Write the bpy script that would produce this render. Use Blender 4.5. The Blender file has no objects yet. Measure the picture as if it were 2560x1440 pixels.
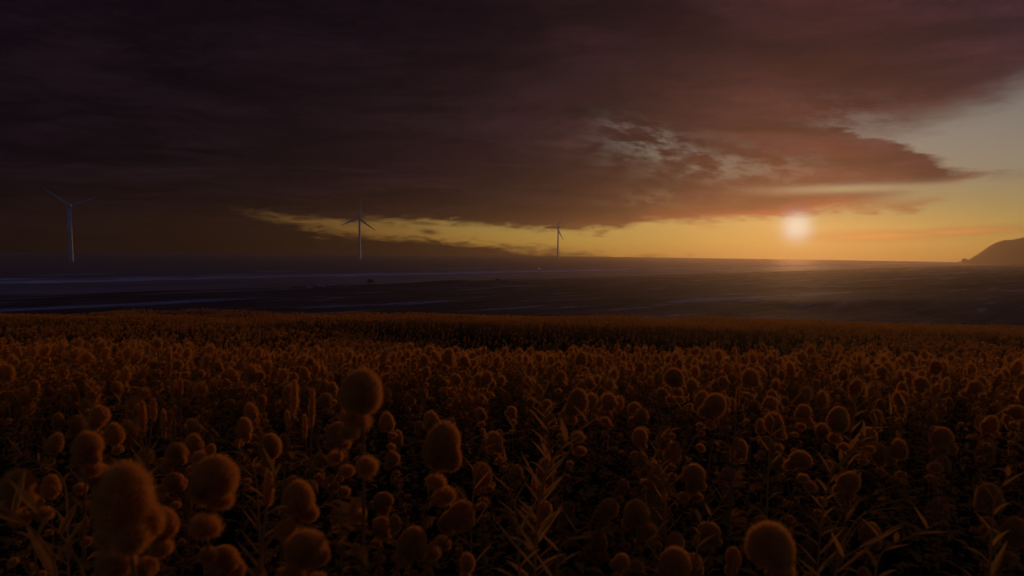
import bpy, math, random
import numpy as np
from mathutils import Vector, Matrix

random.seed(7)
rng = np.random.default_rng(11)
S = bpy.context.scene
COL = S.collection

# ------------------------------------------------------------------ camera
EYE = np.array([0.0, 0.0, 20.0])
F = 1668.0                       # focal length in photograph pixels (2560 wide)
PITCH = math.atan(100 / F)
ROLL = 0.0108
_f0 = np.array([0, math.cos(PITCH), -math.sin(PITCH)])
_r0 = np.array([1.0, 0, 0]); _u0 = np.cross(_r0, _f0)
CR = _r0 * math.cos(ROLL) + _u0 * math.sin(ROLL)
CU = _u0 * math.cos(ROLL) - _r0 * math.sin(ROLL)
CF = _f0
cam_d = bpy.data.cameras.new('camera'); cam = bpy.data.objects.new('camera', cam_d); COL.objects.link(cam)
cam_d.sensor_width = 36.0; cam_d.lens = F / 2560 * 36.0
cam_d.dof.use_dof = True; cam_d.dof.focus_distance = 10.0; cam_d.dof.aperture_fstop = 3.6
cam_d.clip_start = 0.05; cam_d.clip_end = 8000
cam.matrix_world = Matrix(((CR[0], CU[0], -CF[0], EYE[0]), (CR[1], CU[1], -CF[1], EYE[1]),
                           (CR[2], CU[2], -CF[2], EYE[2]), (0, 0, 0, 1)))
S.camera = cam


def pdir(px, py):
    d = CF + CR * ((px - 1280) / F) - CU * ((py - 720) / F)
    return d / np.linalg.norm(d)


def at(px, py, depth):
    """the point seen at a photograph pixel, at a depth along +Y"""
    d = pdir(px, py)
    return EYE + d * (depth / d[1])


def azel(px, py):
    d = pdir(px, py)
    return math.atan2(d[0], d[1]), math.asin(d[2])


def lin(r, g, b):
    f = lambda c: (c / 255 / 12.92) if c <= 10 else (((c / 255) + .055) / 1.055) ** 2.4
    return (f(r), f(g), f(b), 1.0)


# ------------------------------------------------------------------ sun, world, exposure
SUN = pdir(1992, 568)
SUN_EL = math.asin(SUN[2]); SUN_AZ = math.atan2(SUN[0], SUN[1])
sl = bpy.data.lights.new('sun', 'SUN'); sl.energy = 0.74; sl.angle = math.radians(3.0); sl.color = (1.0, 0.50, 0.21)
so = bpy.data.objects.new('sun', sl); COL.objects.link(so)
so.rotation_euler = Vector(tuple(-SUN)).to_track_quat('-Z', 'Y').to_euler(); so.location = (40, 40, 140)

S.view_settings.view_transform = 'Standard'; S.view_settings.look = 'None'
S.view_settings.exposure = 0.0; S.view_settings.gamma = 1.0; S.view_settings.use_curve_mapping = False
S.render.engine = 'CYCLES'
S.cycles.max_bounces = 10; S.cycles.diffuse_bounces = 7; S.cycles.glossy_bounces = 3
S.cycles.transmission_bounces = 7; S.cycles.volume_bounces = 0; S.cycles.transparent_max_bounces = 6
S.cycles.use_denoising = True


class NT:
    """small helper: build math node chains"""
    def __init__(s, tree): s.t = tree; s.n = tree.nodes; s.l = tree.links

    def new(s, typ, **kw):
        n = s.n.new(typ)
        for k, v in kw.items(): setattr(n, k, v)
        return n

    def put(s, sock, v):
        if isinstance(v, bpy.types.NodeSocket): s.l.new(v, sock)
        elif v is not None: sock.default_value = v

    def m(s, op, a, b=None, c=None, clamp=False):
        n = s.new('ShaderNodeMath', operation=op, use_clamp=clamp)
        for i, v in enumerate((a, b, c)): s.put(n.inputs[i], v)
        return n.outputs[0]

    def step(s, x, lo, hi):
        n = s.new('ShaderNodeMapRange', interpolation_type='SMOOTHSTEP')
        s.put(n.inputs[0], x); s.put(n.inputs[1], lo); s.put(n.inputs[2], hi)
        return n.outputs[0]

    def lerp(s, x, a, b, c, d, clamp=True):
        n = s.new('ShaderNodeMapRange', clamp=clamp)
        s.put(n.inputs[0], x)
        for i, v in enumerate((a, b, c, d)): s.put(n.inputs[i + 1], v)
        return n.outputs[0]

    def curve(s, x, pts):
        n = s.new('ShaderNodeFloatCurve'); c = n.mapping.curves[0]
        pts = sorted(pts)
        c.points[0].location = pts[0]; c.points[1].location = pts[-1]
        for p in pts[1:-1]: c.points.new(*p)
        for p in c.points: p.handle_type = 'AUTO_CLAMPED'
        n.mapping.extend = 'HORIZONTAL'; n.mapping.update()
        s.put(n.inputs['Value'], x)
        return n.outputs[0]

    def ramp(s, x, stops, interp='LINEAR'):
        n = s.new('ShaderNodeValToRGB'); r = n.color_ramp; r.interpolation = interp
        r.elements[0].position, r.elements[0].color = stops[0]
        r.elements[1].position, r.elements[1].color = stops[-1]
        for p, c in stops[1:-1]:
            e = r.elements.new(p); e.color = c
        s.put(n.inputs[0], x)
        return n.outputs[0]

    def mix(s, f, a, b, op='MIX'):
        n = s.new('ShaderNodeMix', data_type='RGBA', blend_type=op)
        n.clamp_factor = True
        s.put(n.inputs[0], f); s.put(n.inputs[6], a); s.put(n.inputs[7], b)
        return n.outputs[2]

    def noise(s, vec, scale, detail=4, rough=.55, dist=0.0, dims='3D'):
        n = s.new('ShaderNodeTexNoise', noise_dimensions=dims)
        s.put(n.inputs['Vector'], vec)
        n.inputs['Scale'].default_value = scale; n.inputs['Detail'].default_value = detail
        n.inputs['Roughness'].default_value = rough; n.inputs['Distortion'].default_value = dist
        return n.outputs['Fac']

    def xyz(s, x, y, z):
        n = s.new('ShaderNodeCombineXYZ')
        for i, v in enumerate((x, y, z)): s.put(n.inputs[i], v)
        return n.outputs[0]

    def scale(s, col, f):
        n = s.new('ShaderNodeVectorMath', operation='SCALE')
        s.put(n.inputs[0], col); s.put(n.inputs['Scale'], f)
        return n.outputs[0]

    def vadd(s, a, b):
        n = s.new('ShaderNodeVectorMath', operation='ADD')
        s.put(n.inputs[0], a); s.put(n.inputs[1], b)
        return n.outputs[0]


def build_world():
    w = bpy.data.worlds.new('World'); S.world = w; w.use_nodes = True
    t = w.node_tree; t.nodes.clear(); k = NT(t); m = k.m
    out = k.new('ShaderNodeOutputWorld'); bg = k.new('ShaderNodeBackground')
    tc = k.new('ShaderNodeTexCoord'); sp = k.new('ShaderNodeSeparateXYZ')
    D = tc.outputs['Generated']; k.l.new(D, sp.inputs[0]); x, y, z = sp.outputs
    az = m('ARCTAN2', x, y); el = m('ARCSINE', z)
    dot = k.new('ShaderNodeVectorMath', operation='DOT_PRODUCT'); k.put(dot.inputs[0], D); dot.inputs[1].default_value = tuple(SUN)
    th = m('ARCCOSINE', m('MINIMUM', dot.outputs['Value'], 0.9999999))
    # --- clear sky
    E0, E1 = -0.02, 0.45
    e01 = k.lerp(el, E0, E1, 0, 1)
    A0, A1 = -0.75, 0.75
    a01 = k.lerp(az, A0, A1, 0, 1)
    E = lambda px, py: (azel(px, py)[1] - E0) / (E1 - E0)
    A = lambda px, py=600: (azel(px, py)[0] - A0) / (A1 - A0)
    clear = k.ramp(e01, [(0.0, lin(176, 118, 48)), (E(2200, 640), lin(186, 128, 56)), (E(2200, 610), lin(200, 150, 68)),
                         (E(2200, 560), lin(196, 160, 88)), (E(2400, 500), lin(176, 150, 104)), (E(2400, 430), lin(162, 143, 124)),
                         (E(2400, 330), lin(152, 137, 130)), (E(2400, 230), lin(134, 120, 118)), (E(2400, 0), lin(104, 95, 104)), (1.0, lin(92, 86, 100))])
    side = k.curve(a01, [(0, .04), (A(400), .07), (A(640), .20), (A(900), .36), (A(1280), .72), (A(1600), .84), (A(1990), .82), (A(2300), .76), (1, .72)])
    clear = k.mix(1.0, k.scale(clear, side), k.mix(k.step(az, -.35, .1), (1.05, .86, .72, 1), (0.94, 1.08, 1.02, 1)), 'MULTIPLY')
    # --- cloud layer: density in plane coordinates, so it foreshortens towards the horizon
    zz = m('ADD', m('MAXIMUM', z, 0.0), 0.055)
    P = k.xyz(m('DIVIDE', x, zz), m('DIVIDE', y, zz), 0.0)
    mp = k.new('ShaderNodeMapping'); k.put(mp.inputs[0], P)
    mp.inputs['Rotation'].default_value = (0, 0, math.radians(28)); mp.inputs['Scale'].default_value = (0.75, 1.0, 1.0)
    n1 = k.noise(mp.outputs[0], 0.85, 7, .54, .7)
    n2 = k.noise(mp.outputs[0], 3.4, 6, .6, .15)
    AE = k.xyz(m('MULTIPLY', az, 9.0), m('MULTIPLY', el, 38.0), 0.0)
    n3 = k.noise(AE, 1.0, 6, .6, .5)
    n4 = k.noise(AE, 4.0, 5, .6, .4)
    wob = m('ADD', m('MULTIPLY', m('SUBTRACT', n3, .5), 0.036), m('MULTIPLY', m('SUBTRACT', n4, .5), 0.026))
    ee = m('ADD', el, wob)
    nrm = lambda pts: [(A(px, py), E(px, py)) for px, py in pts]
    cv = lambda pts: m('MULTIPLY_ADD', k.curve(a01, nrm(pts)), E1 - E0, E0)
    low = cv([(0, 510), (420, 520), (560, 525), (700, 537), (900, 545), (1100, 554), (1300, 565), (1480, 574), (1570, 566), (1630, 545),
              (1750, 546), (1900, 542), (2000, 530), (2150, 524), (2290, 518), (2340, 496), (2440, 448), (2500, 438), (2560, 430)])
    bank = cv([(0, 470), (420, 496), (560, 516), (610, 527), (690, 550), (760, 574), (900, 588), (1060, 598), (1160, 606), (1260, 622), (1400, 634), (1700, 652), (2560, 690)])
    ttop = cv([(0, 0), (1500, 120), (1900, 235), (2060, 306), (2140, 333), (2230, 356), (2330, 402), (2440, 446), (2560, 452)])
    veil = cv([(0, 460), (1500, 420), (1900, 330), (2060, 318), (2180, 314), (2300, 290), (2440, 246), (2560, 190)])
    c1 = m('MINIMUM', m('SUBTRACT', low, ee), m('SUBTRACT', ee, bank))
    c2 = m('MINIMUM', m('SUBTRACT', ee, ttop), m('MULTIPLY', m('SUBTRACT', veil, ee), 0.30))
    cl = m('MAXIMUM', c1, c2)
    # thin, broken patch left of and above the sun
    def blob(px, py, rx, ry, rot=0.0):
        a, e = azel(px, py)
        dx = m('SUBTRACT', az, a); dy = m('SUBTRACT', el, e)
        c, s_ = math.cos(rot), math.sin(rot)
        u = m('DIVIDE', m('ADD', m('MULTIPLY', dx, c), m('MULTIPLY', dy, s_)), rx / F)
        v = m('DIVIDE', m('SUBTRACT', m('MULTIPLY', dy, c), m('MULTIPLY', dx, s_)), ry / F)
        return m('POWER', 2.718, m('MULTIPLY', m('ADD', m('MULTIPLY', u, u), m('MULTIPLY', v, v)), -1.0))
    AE2 = k.xyz(m('MULTIPLY', az, 30.0), m('MULTIPLY', m('ADD', el, m('MULTIPLY', az, .12)), 84.0), 3.7)
    n5 = k.noise(AE2, 1.0, 3, .6, .12)
    gap = m('ADD', m('MULTIPLY', blob(1610, 338, 100, 30, -0.28), 1.0), m('MULTIPLY', blob(1780, 408, 240, 46, -0.14), .75))
    gap = m('ADD', gap, m('MULTIPLY', blob(1630, 498, 90, 20, 0), .6))
    gap = m('ADD', gap, m('MULTIPLY', blob(2130, 292, 120, 40, -.2), .6))
    gap = m('MULTIPLY', gap, k.step(n5, .38, .72))
    dens = k.step(cl, 0.010, -0.006)
    dens = m('MULTIPLY', dens, m('SUBTRACT', 1.0, m('MULTIPLY', gap, 0.66)))
    gap2 = m('MULTIPLY', m('ADD', blob(2140, 471, 170, 10, .0), blob(2350, 482, 140, 19, .14)), k.step(n3, .18, .42), clamp=True)
    dens = m('MULTIPLY', dens, m('SUBTRACT', 1.0, m('MULTIPLY', gap2, .96)))
    # loose scraps of cloud in the clear part
    scr = m('MAXIMUM', blob(2200, 590, 130, 10, 0.035), blob(2400, 579, 110, 8, 0.06))
    scr = m('MAXIMUM', m('MULTIPLY', scr, k.step(n3, .28, .5)), m('MULTIPLY', blob(1073, 580, 20, 6, -.1), 1.2))
    scr = m('MAXIMUM', scr, m('MULTIPLY', blob(1060, 558, 40, 5, -.05), .9))
    scr = m('MAXIMUM', scr, m('MULTIPLY', blob(1775, 566, 22, 5, 0), .5))
    dens = m('MAXIMUM', dens, m('MULTIPLY', scr, .85), clamp=True)
    # --- cloud colour
    ccol = k.ramp(a01, [(0, lin(26, 17, 22)), (A(0), lin(26, 17, 22)), (A(640), lin(32, 22, 25)), (A(1280), lin(40, 28, 32)),
                        (A(1700), lin(60, 39, 39)), (A(2100), lin(72, 44, 43)), (A(2560), lin(78, 52, 52)), (1, lin(66, 50, 52))])
    hi = k.mix(k.step(n1, .36, .68), (0.46, 0.48, 0.66, 1), (1.40, 1.26, 1.24, 1))
    ccol = k.mix(1.0, ccol, hi, 'MULTIPLY')
    ccol = k.mix(k.step(n2, .35, .7), ccol, k.mix(1.0, ccol, (1.45, 1.30, 1.22, 1), 'MULTIPLY'))
    ccol = k.mix(1.0, ccol, k.mix(k.step(n4, .34, .68), (.41, .44, .62, 1), (.55, .58, .78, 1)), 'MULTIPLY')
    lowdark = k.mix(k.step(el, 0.11, 0.0), (1, 1, 1, 1), (0.44, 0.38, 0.26, 1))
    ccol = k.mix(1.0, ccol, lowdark, 'MULTIPLY')
    topdark = k.mix(k.step(el, 0.16, 0.36), (1, 1, 1, 1), (0.80, 0.78, 0.86, 1))
    ccol = k.mix(1.0, ccol, topdark, 'MULTIPLY')
    g1 = m('POWER', 2.718, m('MULTIPLY', m('POWER', m('DIVIDE', th, 0.15), 2.0), -1.0))
    ccol = k.vadd(ccol, k.scale((0.055, 0.010, 0.004), m('MULTIPLY', g1, k.lerp(n1, .3, .7, .6, 1.2))))
    # edges of the cloud catch the light: thin cloud glows
    edge = m('MULTIPLY', k.step(c1, -0.022, -0.003), m('POWER', 2.718, m('MULTIPLY', m('POWER', m('DIVIDE', th, 0.20), 2.0), -1.0)))
    ccol = k.vadd(ccol, k.scale((0.17, 0.020, 0.003), edge))
    red = k.step(n3, .45, .7)
    ccol = k.vadd(ccol, k.scale((0.014, 0.003, 0.001), m('MULTIPLY', red, m('POWER', 2.718, m('MULTIPLY', m('POWER', m('DIVIDE', th, 0.40), 2.0), -1.0)))))
    scol = k.mix(k.step(az, 0.0, .3), lin(74, 52, 30), lin(204, 128, 58))
    ccol = k.mix(m('MULTIPLY', scr, 1.0, clamp=True), ccol, scol)
    front = k.mix(dens, clear, ccol)
    # --- the sun seen through thin air
    core = m('POWER', 2.718, m('MULTIPLY', m('POWER', m('DIVIDE', th, 0.0190), 2.4), -1.0))
    halo = m('POWER', 2.718, m('MULTIPLY', m('POWER', m('DIVIDE', th, 0.062), 1.3), -1.0))
    front = k.vadd(front, k.vadd(k.scale((0.22, 0.38, 0.50), core), k.scale((0.05, 0.04, 0.02), m('MULTIPLY', halo, m('SUBTRACT', 1.0, m('MULTIPLY', dens, .8))))))
    # --- the rest of the sky: clear dusk behind and overhead
    sky = k.new('ShaderNodeTexSky', sky_type='NISHITA', sun_disc=False, sun_elevation=SUN_EL, sun_rotation=SUN_AZ,
                altitude=20, air_density=1.0, dust_density=1.5, ozone_density=4.0)
    back = k.mix(1.0, k.scale(sky.outputs[0], BACK), (1.25, 0.60, 0.66, 1), 'MULTIPLY')
    wgt = m('MAXIMUM', k.step(m('ABSOLUTE', az), 0.85, 1.9), k.step(el, 0.8, 1.5))
    res = k.mix(wgt, front, back)
    res = k.mix(k.step(el, 0.0, -0.10), res, k.scale(res, .35))
    k.put(bg.inputs[0], res); bg.inputs[1].default_value = 1.0
    k.l.new(bg.outputs[0], out.inputs[0])


BACK = 0.30
build_world()

# ------------------------------------------------------------------ helpers


def tag(o, label=None, cat=None, group=None, kind=None):
    if label: o['label'] = label
    if cat: o['category'] = cat
    if group: o['group'] = group
    if kind: o['kind'] = kind
    return o


def mesh(name, V, T, mats, mi=None, smooth=False):
    """V (n,3), T (m,3) triangles"""
    V = np.asarray(V, np.float32); T = np.asarray(T, np.int32)
    me = bpy.data.meshes.new(name)
    me.vertices.add(len(V)); me.vertices.foreach_set('co', V.ravel())
    me.loops.add(len(T) * 3); me.loops.foreach_set('vertex_index', T.ravel())
    me.polygons.add(len(T)); me.polygons.foreach_set('loop_start', np.arange(0, len(T) * 3, 3, dtype=np.int32))
    for mm in (mats if isinstance(mats, (list, tuple)) else [mats]): me.materials.append(mm)
    if mi is not None: me.polygons.foreach_set('material_index', np.asarray(mi, np.int32))
    me.polygons.foreach_set('use_smooth', np.full(len(T), bool(smooth)))
    me.update(calc_edges=True); me.validate()
    return me


def obj(name, me, parent=None, loc=None):
    o = bpy.data.objects.new(name, me); COL.objects.link(o)
    if parent: o.parent = parent
    if loc is not None: o.location = tuple(loc)
    return o


class MB:
    def __init__(s): s.V = []; s.T = []; s.I = []; s.n = 0

    def add(s, V, T, i=0):
        V = np.asarray(V, float); T = np.asarray(T, int)
        s.V.append(V); s.T.append(T + s.n); s.I.append(np.full(len(T), i)); s.n += len(V)

    def mesh(s, name, mats, smooth=False):
        return mesh(name, np.concatenate(s.V), np.concatenate(s.T), mats, np.concatenate(s.I), smooth)


def quads(nu, nv, wrap=True):
    """triangles of a grid of nv rings with nu points"""
    T = []
    for j in range(nv - 1):
        for i in range(nu if wrap else nu - 1):
            a = j * nu + i; b = j * nu + (i + 1) % nu; c = a + nu; d = b + nu
            T += [(a, b, d), (a, d, c)]
    return np.array(T)


def tube(pts, rad, n=6, cap=True):
    pts = np.asarray(pts, float); rad = np.broadcast_to(np.asarray(rad, float), (len(pts),))
    tn = np.gradient(pts, axis=0); tn /= np.linalg.norm(tn, axis=1)[:, None] + 1e-9
    V = []
    ref = np.array([0.31, 0.2, 1.0]) if abs(tn[0][2]) < .9 else np.array([1.0, 0.1, 0.0])
    for p, t, r in zip(pts, tn, rad):
        a = np.cross(t, ref); a /= np.linalg.norm(a); b = np.cross(t, a)
        for q in range(n):
            an = 2 * math.pi * q / n
            V.append(p + r * (a * math.cos(an) + b * math.sin(an)))
    T = list(map(tuple, quads(n, len(pts))))
    if cap:
        V += [pts[0], pts[-1]]; i0, i1 = len(V) - 2, len(V) - 1; L = (len(pts) - 1) * n
        for q in range(n):
            T.append((i0, (q + 1) % n, q)); T.append((i1, L + q, L + (q + 1) % n))
    return np.array(V), np.array(T)


def smooth01(x, a, b):
    t = np.clip((x - a) / (b - a), 0, 1); return t * t * (3 - 2 * t)


def pnoise(x, y, seed=0, octaves=4):
    """cheap value noise made of rotated sines"""
    r = np.random.default_rng(seed); out = 0; amp = 1; fr = 1; tot = 0
    for _ in range(octaves):
        acc = 0
        for _ in range(3):
            a = r.uniform(0, 6.28); ph = r.uniform(0, 6.28, 2); kx, ky = math.cos(a) * fr, math.sin(a) * fr
            acc = acc + np.sin(x * kx + y * ky + ph[0] + 1.3 * np.sin(x * ky * .7 - y * kx * .7 + ph[1]))
        out = out + acc / 3 * amp; tot += amp; amp *= .5; fr *= 2.1
    return out / tot


# ------------------------------------------------------------------ materials
def principled(name, col, rough=.6, spec=.3, metal=0.0):
    ma = bpy.data.materials.new(name); ma.use_nodes = True
    b = ma.node_tree.nodes['Principled BSDF']
    b.inputs['Base Color'].default_value = (*col, 1); b.inputs['Roughness'].default_value = rough
    b.inputs['Specular IOR Level'].default_value = spec; b.inputs['Metallic'].default_value = metal
    return ma, NT(ma.node_tree), b


def mat_plant(name, c0, c1, transl=.35, sc=30.0):
    """two tones of dry plant with noise and object-to-object variation, partly translucent"""
    ma = bpy.data.materials.new(name); ma.use_nodes = True; k = NT(ma.node_tree); k.n.clear()
    out = k.new('ShaderNodeOutputMaterial'); geo = k.new('ShaderNodeNewGeometry'); oi = k.new('ShaderNodeObjectInfo')
    n = k.noise(geo.outputs['Position'], sc, 3, .6)
    f = k.m('ADD', k.m('MULTIPLY', k.step(n, .3, .7), .7), k.m('MULTIPLY', oi.outputs['Random'], .3))
    col = k.mix(f, (*c0, 1), (*c1, 1))
    d = k.new('ShaderNodeBsdfDiffuse'); tr = k.new('ShaderNodeBsdfTranslucent'); mx = k.new('ShaderNodeMixShader')
    k.put(d.inputs[0], col); k.put(tr.inputs[0], col); mx.inputs[0].default_value = transl
    k.l.new(d.outputs[0], mx.inputs[1]); k.l.new(tr.outputs[0], mx.inputs[2]); k.l.new(mx.outputs[0], out.inputs[0])
    return ma


M_CORE = mat_plant('seed_head_core', (.46, .155, .018), (.58, .22, .026), .72, 40)
M_HAIR = mat_plant('seed_head_hair', (.64, .245, .036), (.80, .37, .060), .65, 25)
M_STEM = mat_plant('dry_stem', (.20, .07, .018), (.32, .115, .028), .1, 20)
M_LEAF = mat_plant('dry_leaf', (.28, .10, .014), (.46, .18, .026), .5, 18)
M_WEED = mat_plant('weed_leaf', (.36, .14, .022), (.54, .23, .04), .45, 14)
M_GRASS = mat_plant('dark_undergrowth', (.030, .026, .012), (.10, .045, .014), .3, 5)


def mat_turbine():
    ma, k, b = principled('turbine_paint', (.72, .72, .74), .45, .4)
    geo = k.new('ShaderNodeNewGeometry')
    n = k.noise(geo.outputs['Position'], .35, 4, .6)
    k.put(b.inputs['Base Color'], k.mix(k.step(n, .35, .75), (.24, .23, .28, 1), (.19, .185, .22, 1)))
    return ma


M_TURB = mat_turbine()


def coast_s(k, pos):
    sp = k.new('ShaderNodeSeparateXYZ'); k.put(sp.inputs[0], pos)
    return k.m('ADD', k.m('MULTIPLY', sp.outputs[0], -.665), k.m('MULTIPLY', sp.outputs[1], .746)), k.m('ADD', k.m('MULTIPLY', sp.outputs[0], .746), k.m('MULTIPLY', sp.outputs[1], .665)), sp


def mat_terrain():
    ma, k, b = principled('ground', (.05, .035, .025), .8, .2)
    geo = k.new('ShaderNodeNewGeometry'); pos = geo.outputs['Position']
    s, t, sp = coast_s(k, pos)
    v = k.xyz(k.m('MULTIPLY', t, .012), k.m('MULTIPLY', s, .05), 0.0)
    n1 = k.noise(v, 1.0, 6, .62, .4)
    n2 = k.noise(pos, .6, 4, .6)
    sand = k.mix(k.step(n2, .3, .7), (.085, .048, .038, 1), (.14, .082, .066, 1))
    n3 = k.noise(k.xyz(k.m('MULTIPLY', t, .035), k.m('MULTIPLY', s, .16), 2.0), 1.0, 5, .62, .3)
    sand = k.mix(k.step(n3, .36, .62), k.mix(1.0, sand, (.5, .5, .55, 1), 'MULTIPLY'), sand)
    pale = k.mix(k.m('MAXIMUM', k.step(n1, .56, .66), k.m('MULTIPLY', k.step(n3, .60, .66), .8)), sand, (.30, .25, .27, 1))
    sw = k.m('ADD', s, k.m('MULTIPLY', k.m('SUBTRACT', n1, .5), 46.0))
    wet = k.step(sw, 272.0, 284.0)
    wetc = k.mix(k.step(n1, .36, .66), (.10, .068, .070, 1), (.22, .155, .165, 1))
    col = k.mix(wet, pale, wetc)
    soil = k.mix(k.step(n2, .3, .7), (.010, .007, .003, 1), (.022, .012, .004, 1))
    sp2 = sp.outputs[1]
    fld = k.step(sp2, 72.0, 60.0)
    col = k.mix(fld, col, soil)
    k.put(b.inputs['Base Color'], col)
    k.put(b.inputs['Roughness'], k.lerp(wet, 0, 1, .85, .72))
    k.put(b.inputs['Specular IOR Level'], k.m('MULTIPLY', k.lerp(wet, 0, 1, .008, .20), k.m('SUBTRACT', 1.0, k.step(sp2, 100.0, 70.0))))
    bp = k.new('ShaderNodeBump'); bp.inputs['Strength'].default_value = .5; bp.inputs['Distance'].default_value = .3
    k.put(bp.inputs['Height'], k.noise(pos, .8, 5, .6)); k.l.new(bp.outputs[0], b.inputs['Normal'])
    return ma


def mat_sea():
    ma, k, b = principled('sea_water', (.012, .010, .012), .45, .5)
    geo = k.new('ShaderNodeNewGeometry'); pos = geo.outputs['Position']
    s, t, sp = coast_s(k, pos)
    va = k.xyz(k.m('MULTIPLY', t, .010), k.m('MULTIPLY', s, .055), 0.0)
    vb = k.xyz(k.m('MULTIPLY', t, .035), k.m('MULTIPLY', s, .22), 1.0)
    na = k.noise(va, 1.0, 6, .62, .5); nb = k.noise(vb, 1.0, 5, .65, .3)
    # foam: the broken line at the water's edge and streaks of breakers behind it
    se = k.m('ADD', s, k.m('MULTIPLY', k.m('SUBTRACT', na, .5), 90.0))
    edge = k.m('MULTIPLY', k.step(se, 400.0, 404.0), k.step(se, 456.0, 420.0))
    w1 = k.m('MULTIPLY', k.step(se, 452.0, 455.0), k.step(se, 470.0, 458.0)); w2 = k.m('MULTIPLY', k.step(se, 497.0, 500.0), k.step(se, 520.0, 503.0))
    brk = k.m('MULTIPLY', k.m('MAXIMUM', w1, w2), k.step(k.noise(va, .9, 3, .6), .50, .56))
    far_ = k.m('MULTIPLY', k.step(s, 720.0, 470.0), k.step(nb, .60, .64))
    fo = k.m('MAXIMUM', k.m('MULTIPLY', k.m('MAXIMUM', edge, brk), k.step(nb, .40, .56)), k.m('MULTIPLY', far_, .12), clamp=True)
    dif = k.new('ShaderNodeBsdfDiffuse'); gl = k.new('ShaderNodeBsdfGlossy'); mx = k.new('ShaderNodeMixShader'); fm = k.new('ShaderNodeBsdfDiffuse'); m2 = k.new('ShaderNodeMixShader')
    dif.inputs[0].default_value = (.018, .010, .010, 1); gl.inputs[0].default_value = (.72, .64, .62, 1); gl.inputs['Roughness'].default_value = .52; mx.inputs[0].default_value = .32
    fm.inputs[0].default_value = (.55, .46, .54, 1)
    k.l.new(dif.outputs[0], mx.inputs[1]); k.l.new(gl.outputs[0], mx.inputs[2]); k.put(m2.inputs[0], fo)
    k.l.new(mx.outputs[0], m2.inputs[1]); k.l.new(fm.outputs[0], m2.inputs[2])
    k.l.new(m2.outputs[0], k.n['Material Output'].inputs[0]); k.n.remove(b)
    bp = k.new('ShaderNodeBump'); bp.inputs['Strength'].default_value = .45; bp.inputs['Distance'].default_value = 1.0
    k.put(bp.inputs['Height'], k.m('ADD', k.noise(vb, 1.6, 4, .6), k.m('MULTIPLY', na, 1.5))); k.l.new(bp.outputs[0], gl.inputs['Normal'])
    return ma


def mat_rock(name, c0, c1):
    ma, k, b = principled(name, c0, .9, .15)
    geo = k.new('ShaderNodeNewGeometry')
    n = k.noise(geo.outputs['Position'], .9, 6, .65)
    k.put(b.inputs['Base Color'], k.mix(k.step(n, .35, .65), (*c0, 1), (*c1, 1)))
    bp = k.new('ShaderNodeBump'); bp.inputs['Strength'].default_value = .6; bp.inputs['Distance'].default_value = .3
    k.put(bp.inputs['Height'], n); k.l.new(bp.outputs[0], b.inputs['Normal'])
    return ma


M_TERR = mat_terrain(); M_SEA = mat_sea()
M_ROCK = mat_rock('brown_rock', (.05, .035, .025), (.12, .085, .06))
M_GREY = mat_rock('grey_rock', (.10, .09, .10), (.26, .24, .24))
M_HILL = mat_rock('hill_ground', (.022, .014, .008), (.05, .031, .018))

# ------------------------------------------------------------------ terrain
FD = np.array([-60, -20, 0, 3, 6, 9, 12, 16, 20, 26, 32, 38, 45, 60, 75, 100, 140])
FZ = np.array([-1.0, -1.3, -1.50, -1.68, -2.02, -2.30, -2.85, -3.6, -4.2, -4.75, -5.0, -5.25, -5.8, -7.0, -8.2, -9.6, -11.5])
LS = np.array([-2000, -300, 20, 50, 120, 200, 262, 278, 300, 405, 440, 600, 1200])
LZ = np.array([16.0, 14.0, 12.3, 11.7, 8.6, 5.6, 3.4, 2.0, 1.5, 0.0, -0.9, -5.0, -9.0])
_fd = np.arange(-60, 140.1, .5); _fz = np.interp(_fd, FD, FZ)
_k = np.ones(7) / 7; _fz[3:-3] = np.convolve(_fz, _k, 'valid')
_lz = np.arange(-2000, 1200.1, 4.0); _lv = np.interp(_lz, LS, LZ)
MOUNDS = [(920, 726, 255, 1.3, 3.2), (948, 728, 258, .6, 7), (1150, 722, 268, 1.6, 13), (1050, 726, 262, 1.2, 12), (1250, 718, 285, 1.2, 10), (830, 734, 248, .7, 7)]
MP = [(*at(px, py, d)[:2], h, r) for px, py, d, h, r in MOUNDS]


def ground(x, y):
    x = np.asarray(x, float); y = np.asarray(y, float)
    zf = 20 + np.interp(y, _fd, _fz) - .75 * (np.minimum(np.abs(x), 70) / 50) ** 2 * smooth01(y, 20, 60)
    # hollow beyond the near crest
    cw = np.where(x > 3, np.exp(-(np.abs((x - 3) / 9)) ** 3), np.exp(-(np.abs((x - 3) / 11)) ** 3)); yy = y + .5 * (np.clip(x, -30, 8) - 4)
    zf = zf + cw * (.52 * np.exp(-((yy - 33.5) / 2.8) ** 2) - .8 * np.exp(-((yy - 27) / 4.0) ** 2))
    zf = zf + .10 * pnoise(x * .5, y * .5, 3) * smooth01(y, 3, 14) + .34 * pnoise(x * .10, y * .14, 5) * smooth01(y, 14, 30) + .22 * pnoise(x * .35, y * .3, 6, 2) * smooth01(y, 30, 50) + .35 * np.exp(-((x + 25) / 15) ** 2 - ((y - 64) / 10) ** 2)
    s = -.665 * x + .746 * y
    zl = np.interp(s, _lz, _lv) + (.45 * pnoise(x * .03, y * .05, 8) + .25 * pnoise(x * .14, y * .14, 9)) * smooth01(s, 280, 250) * smooth01(y, 60, 140)
    for mx, my, h, r in MP:
        zl = zl + h * np.exp(-(((x - mx) / r) ** 2 + ((y - my) / (r * 1.3)) ** 2))
    w = smooth01(y, 66, 120)
    return zf * (1 - w) + zl * w


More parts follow.
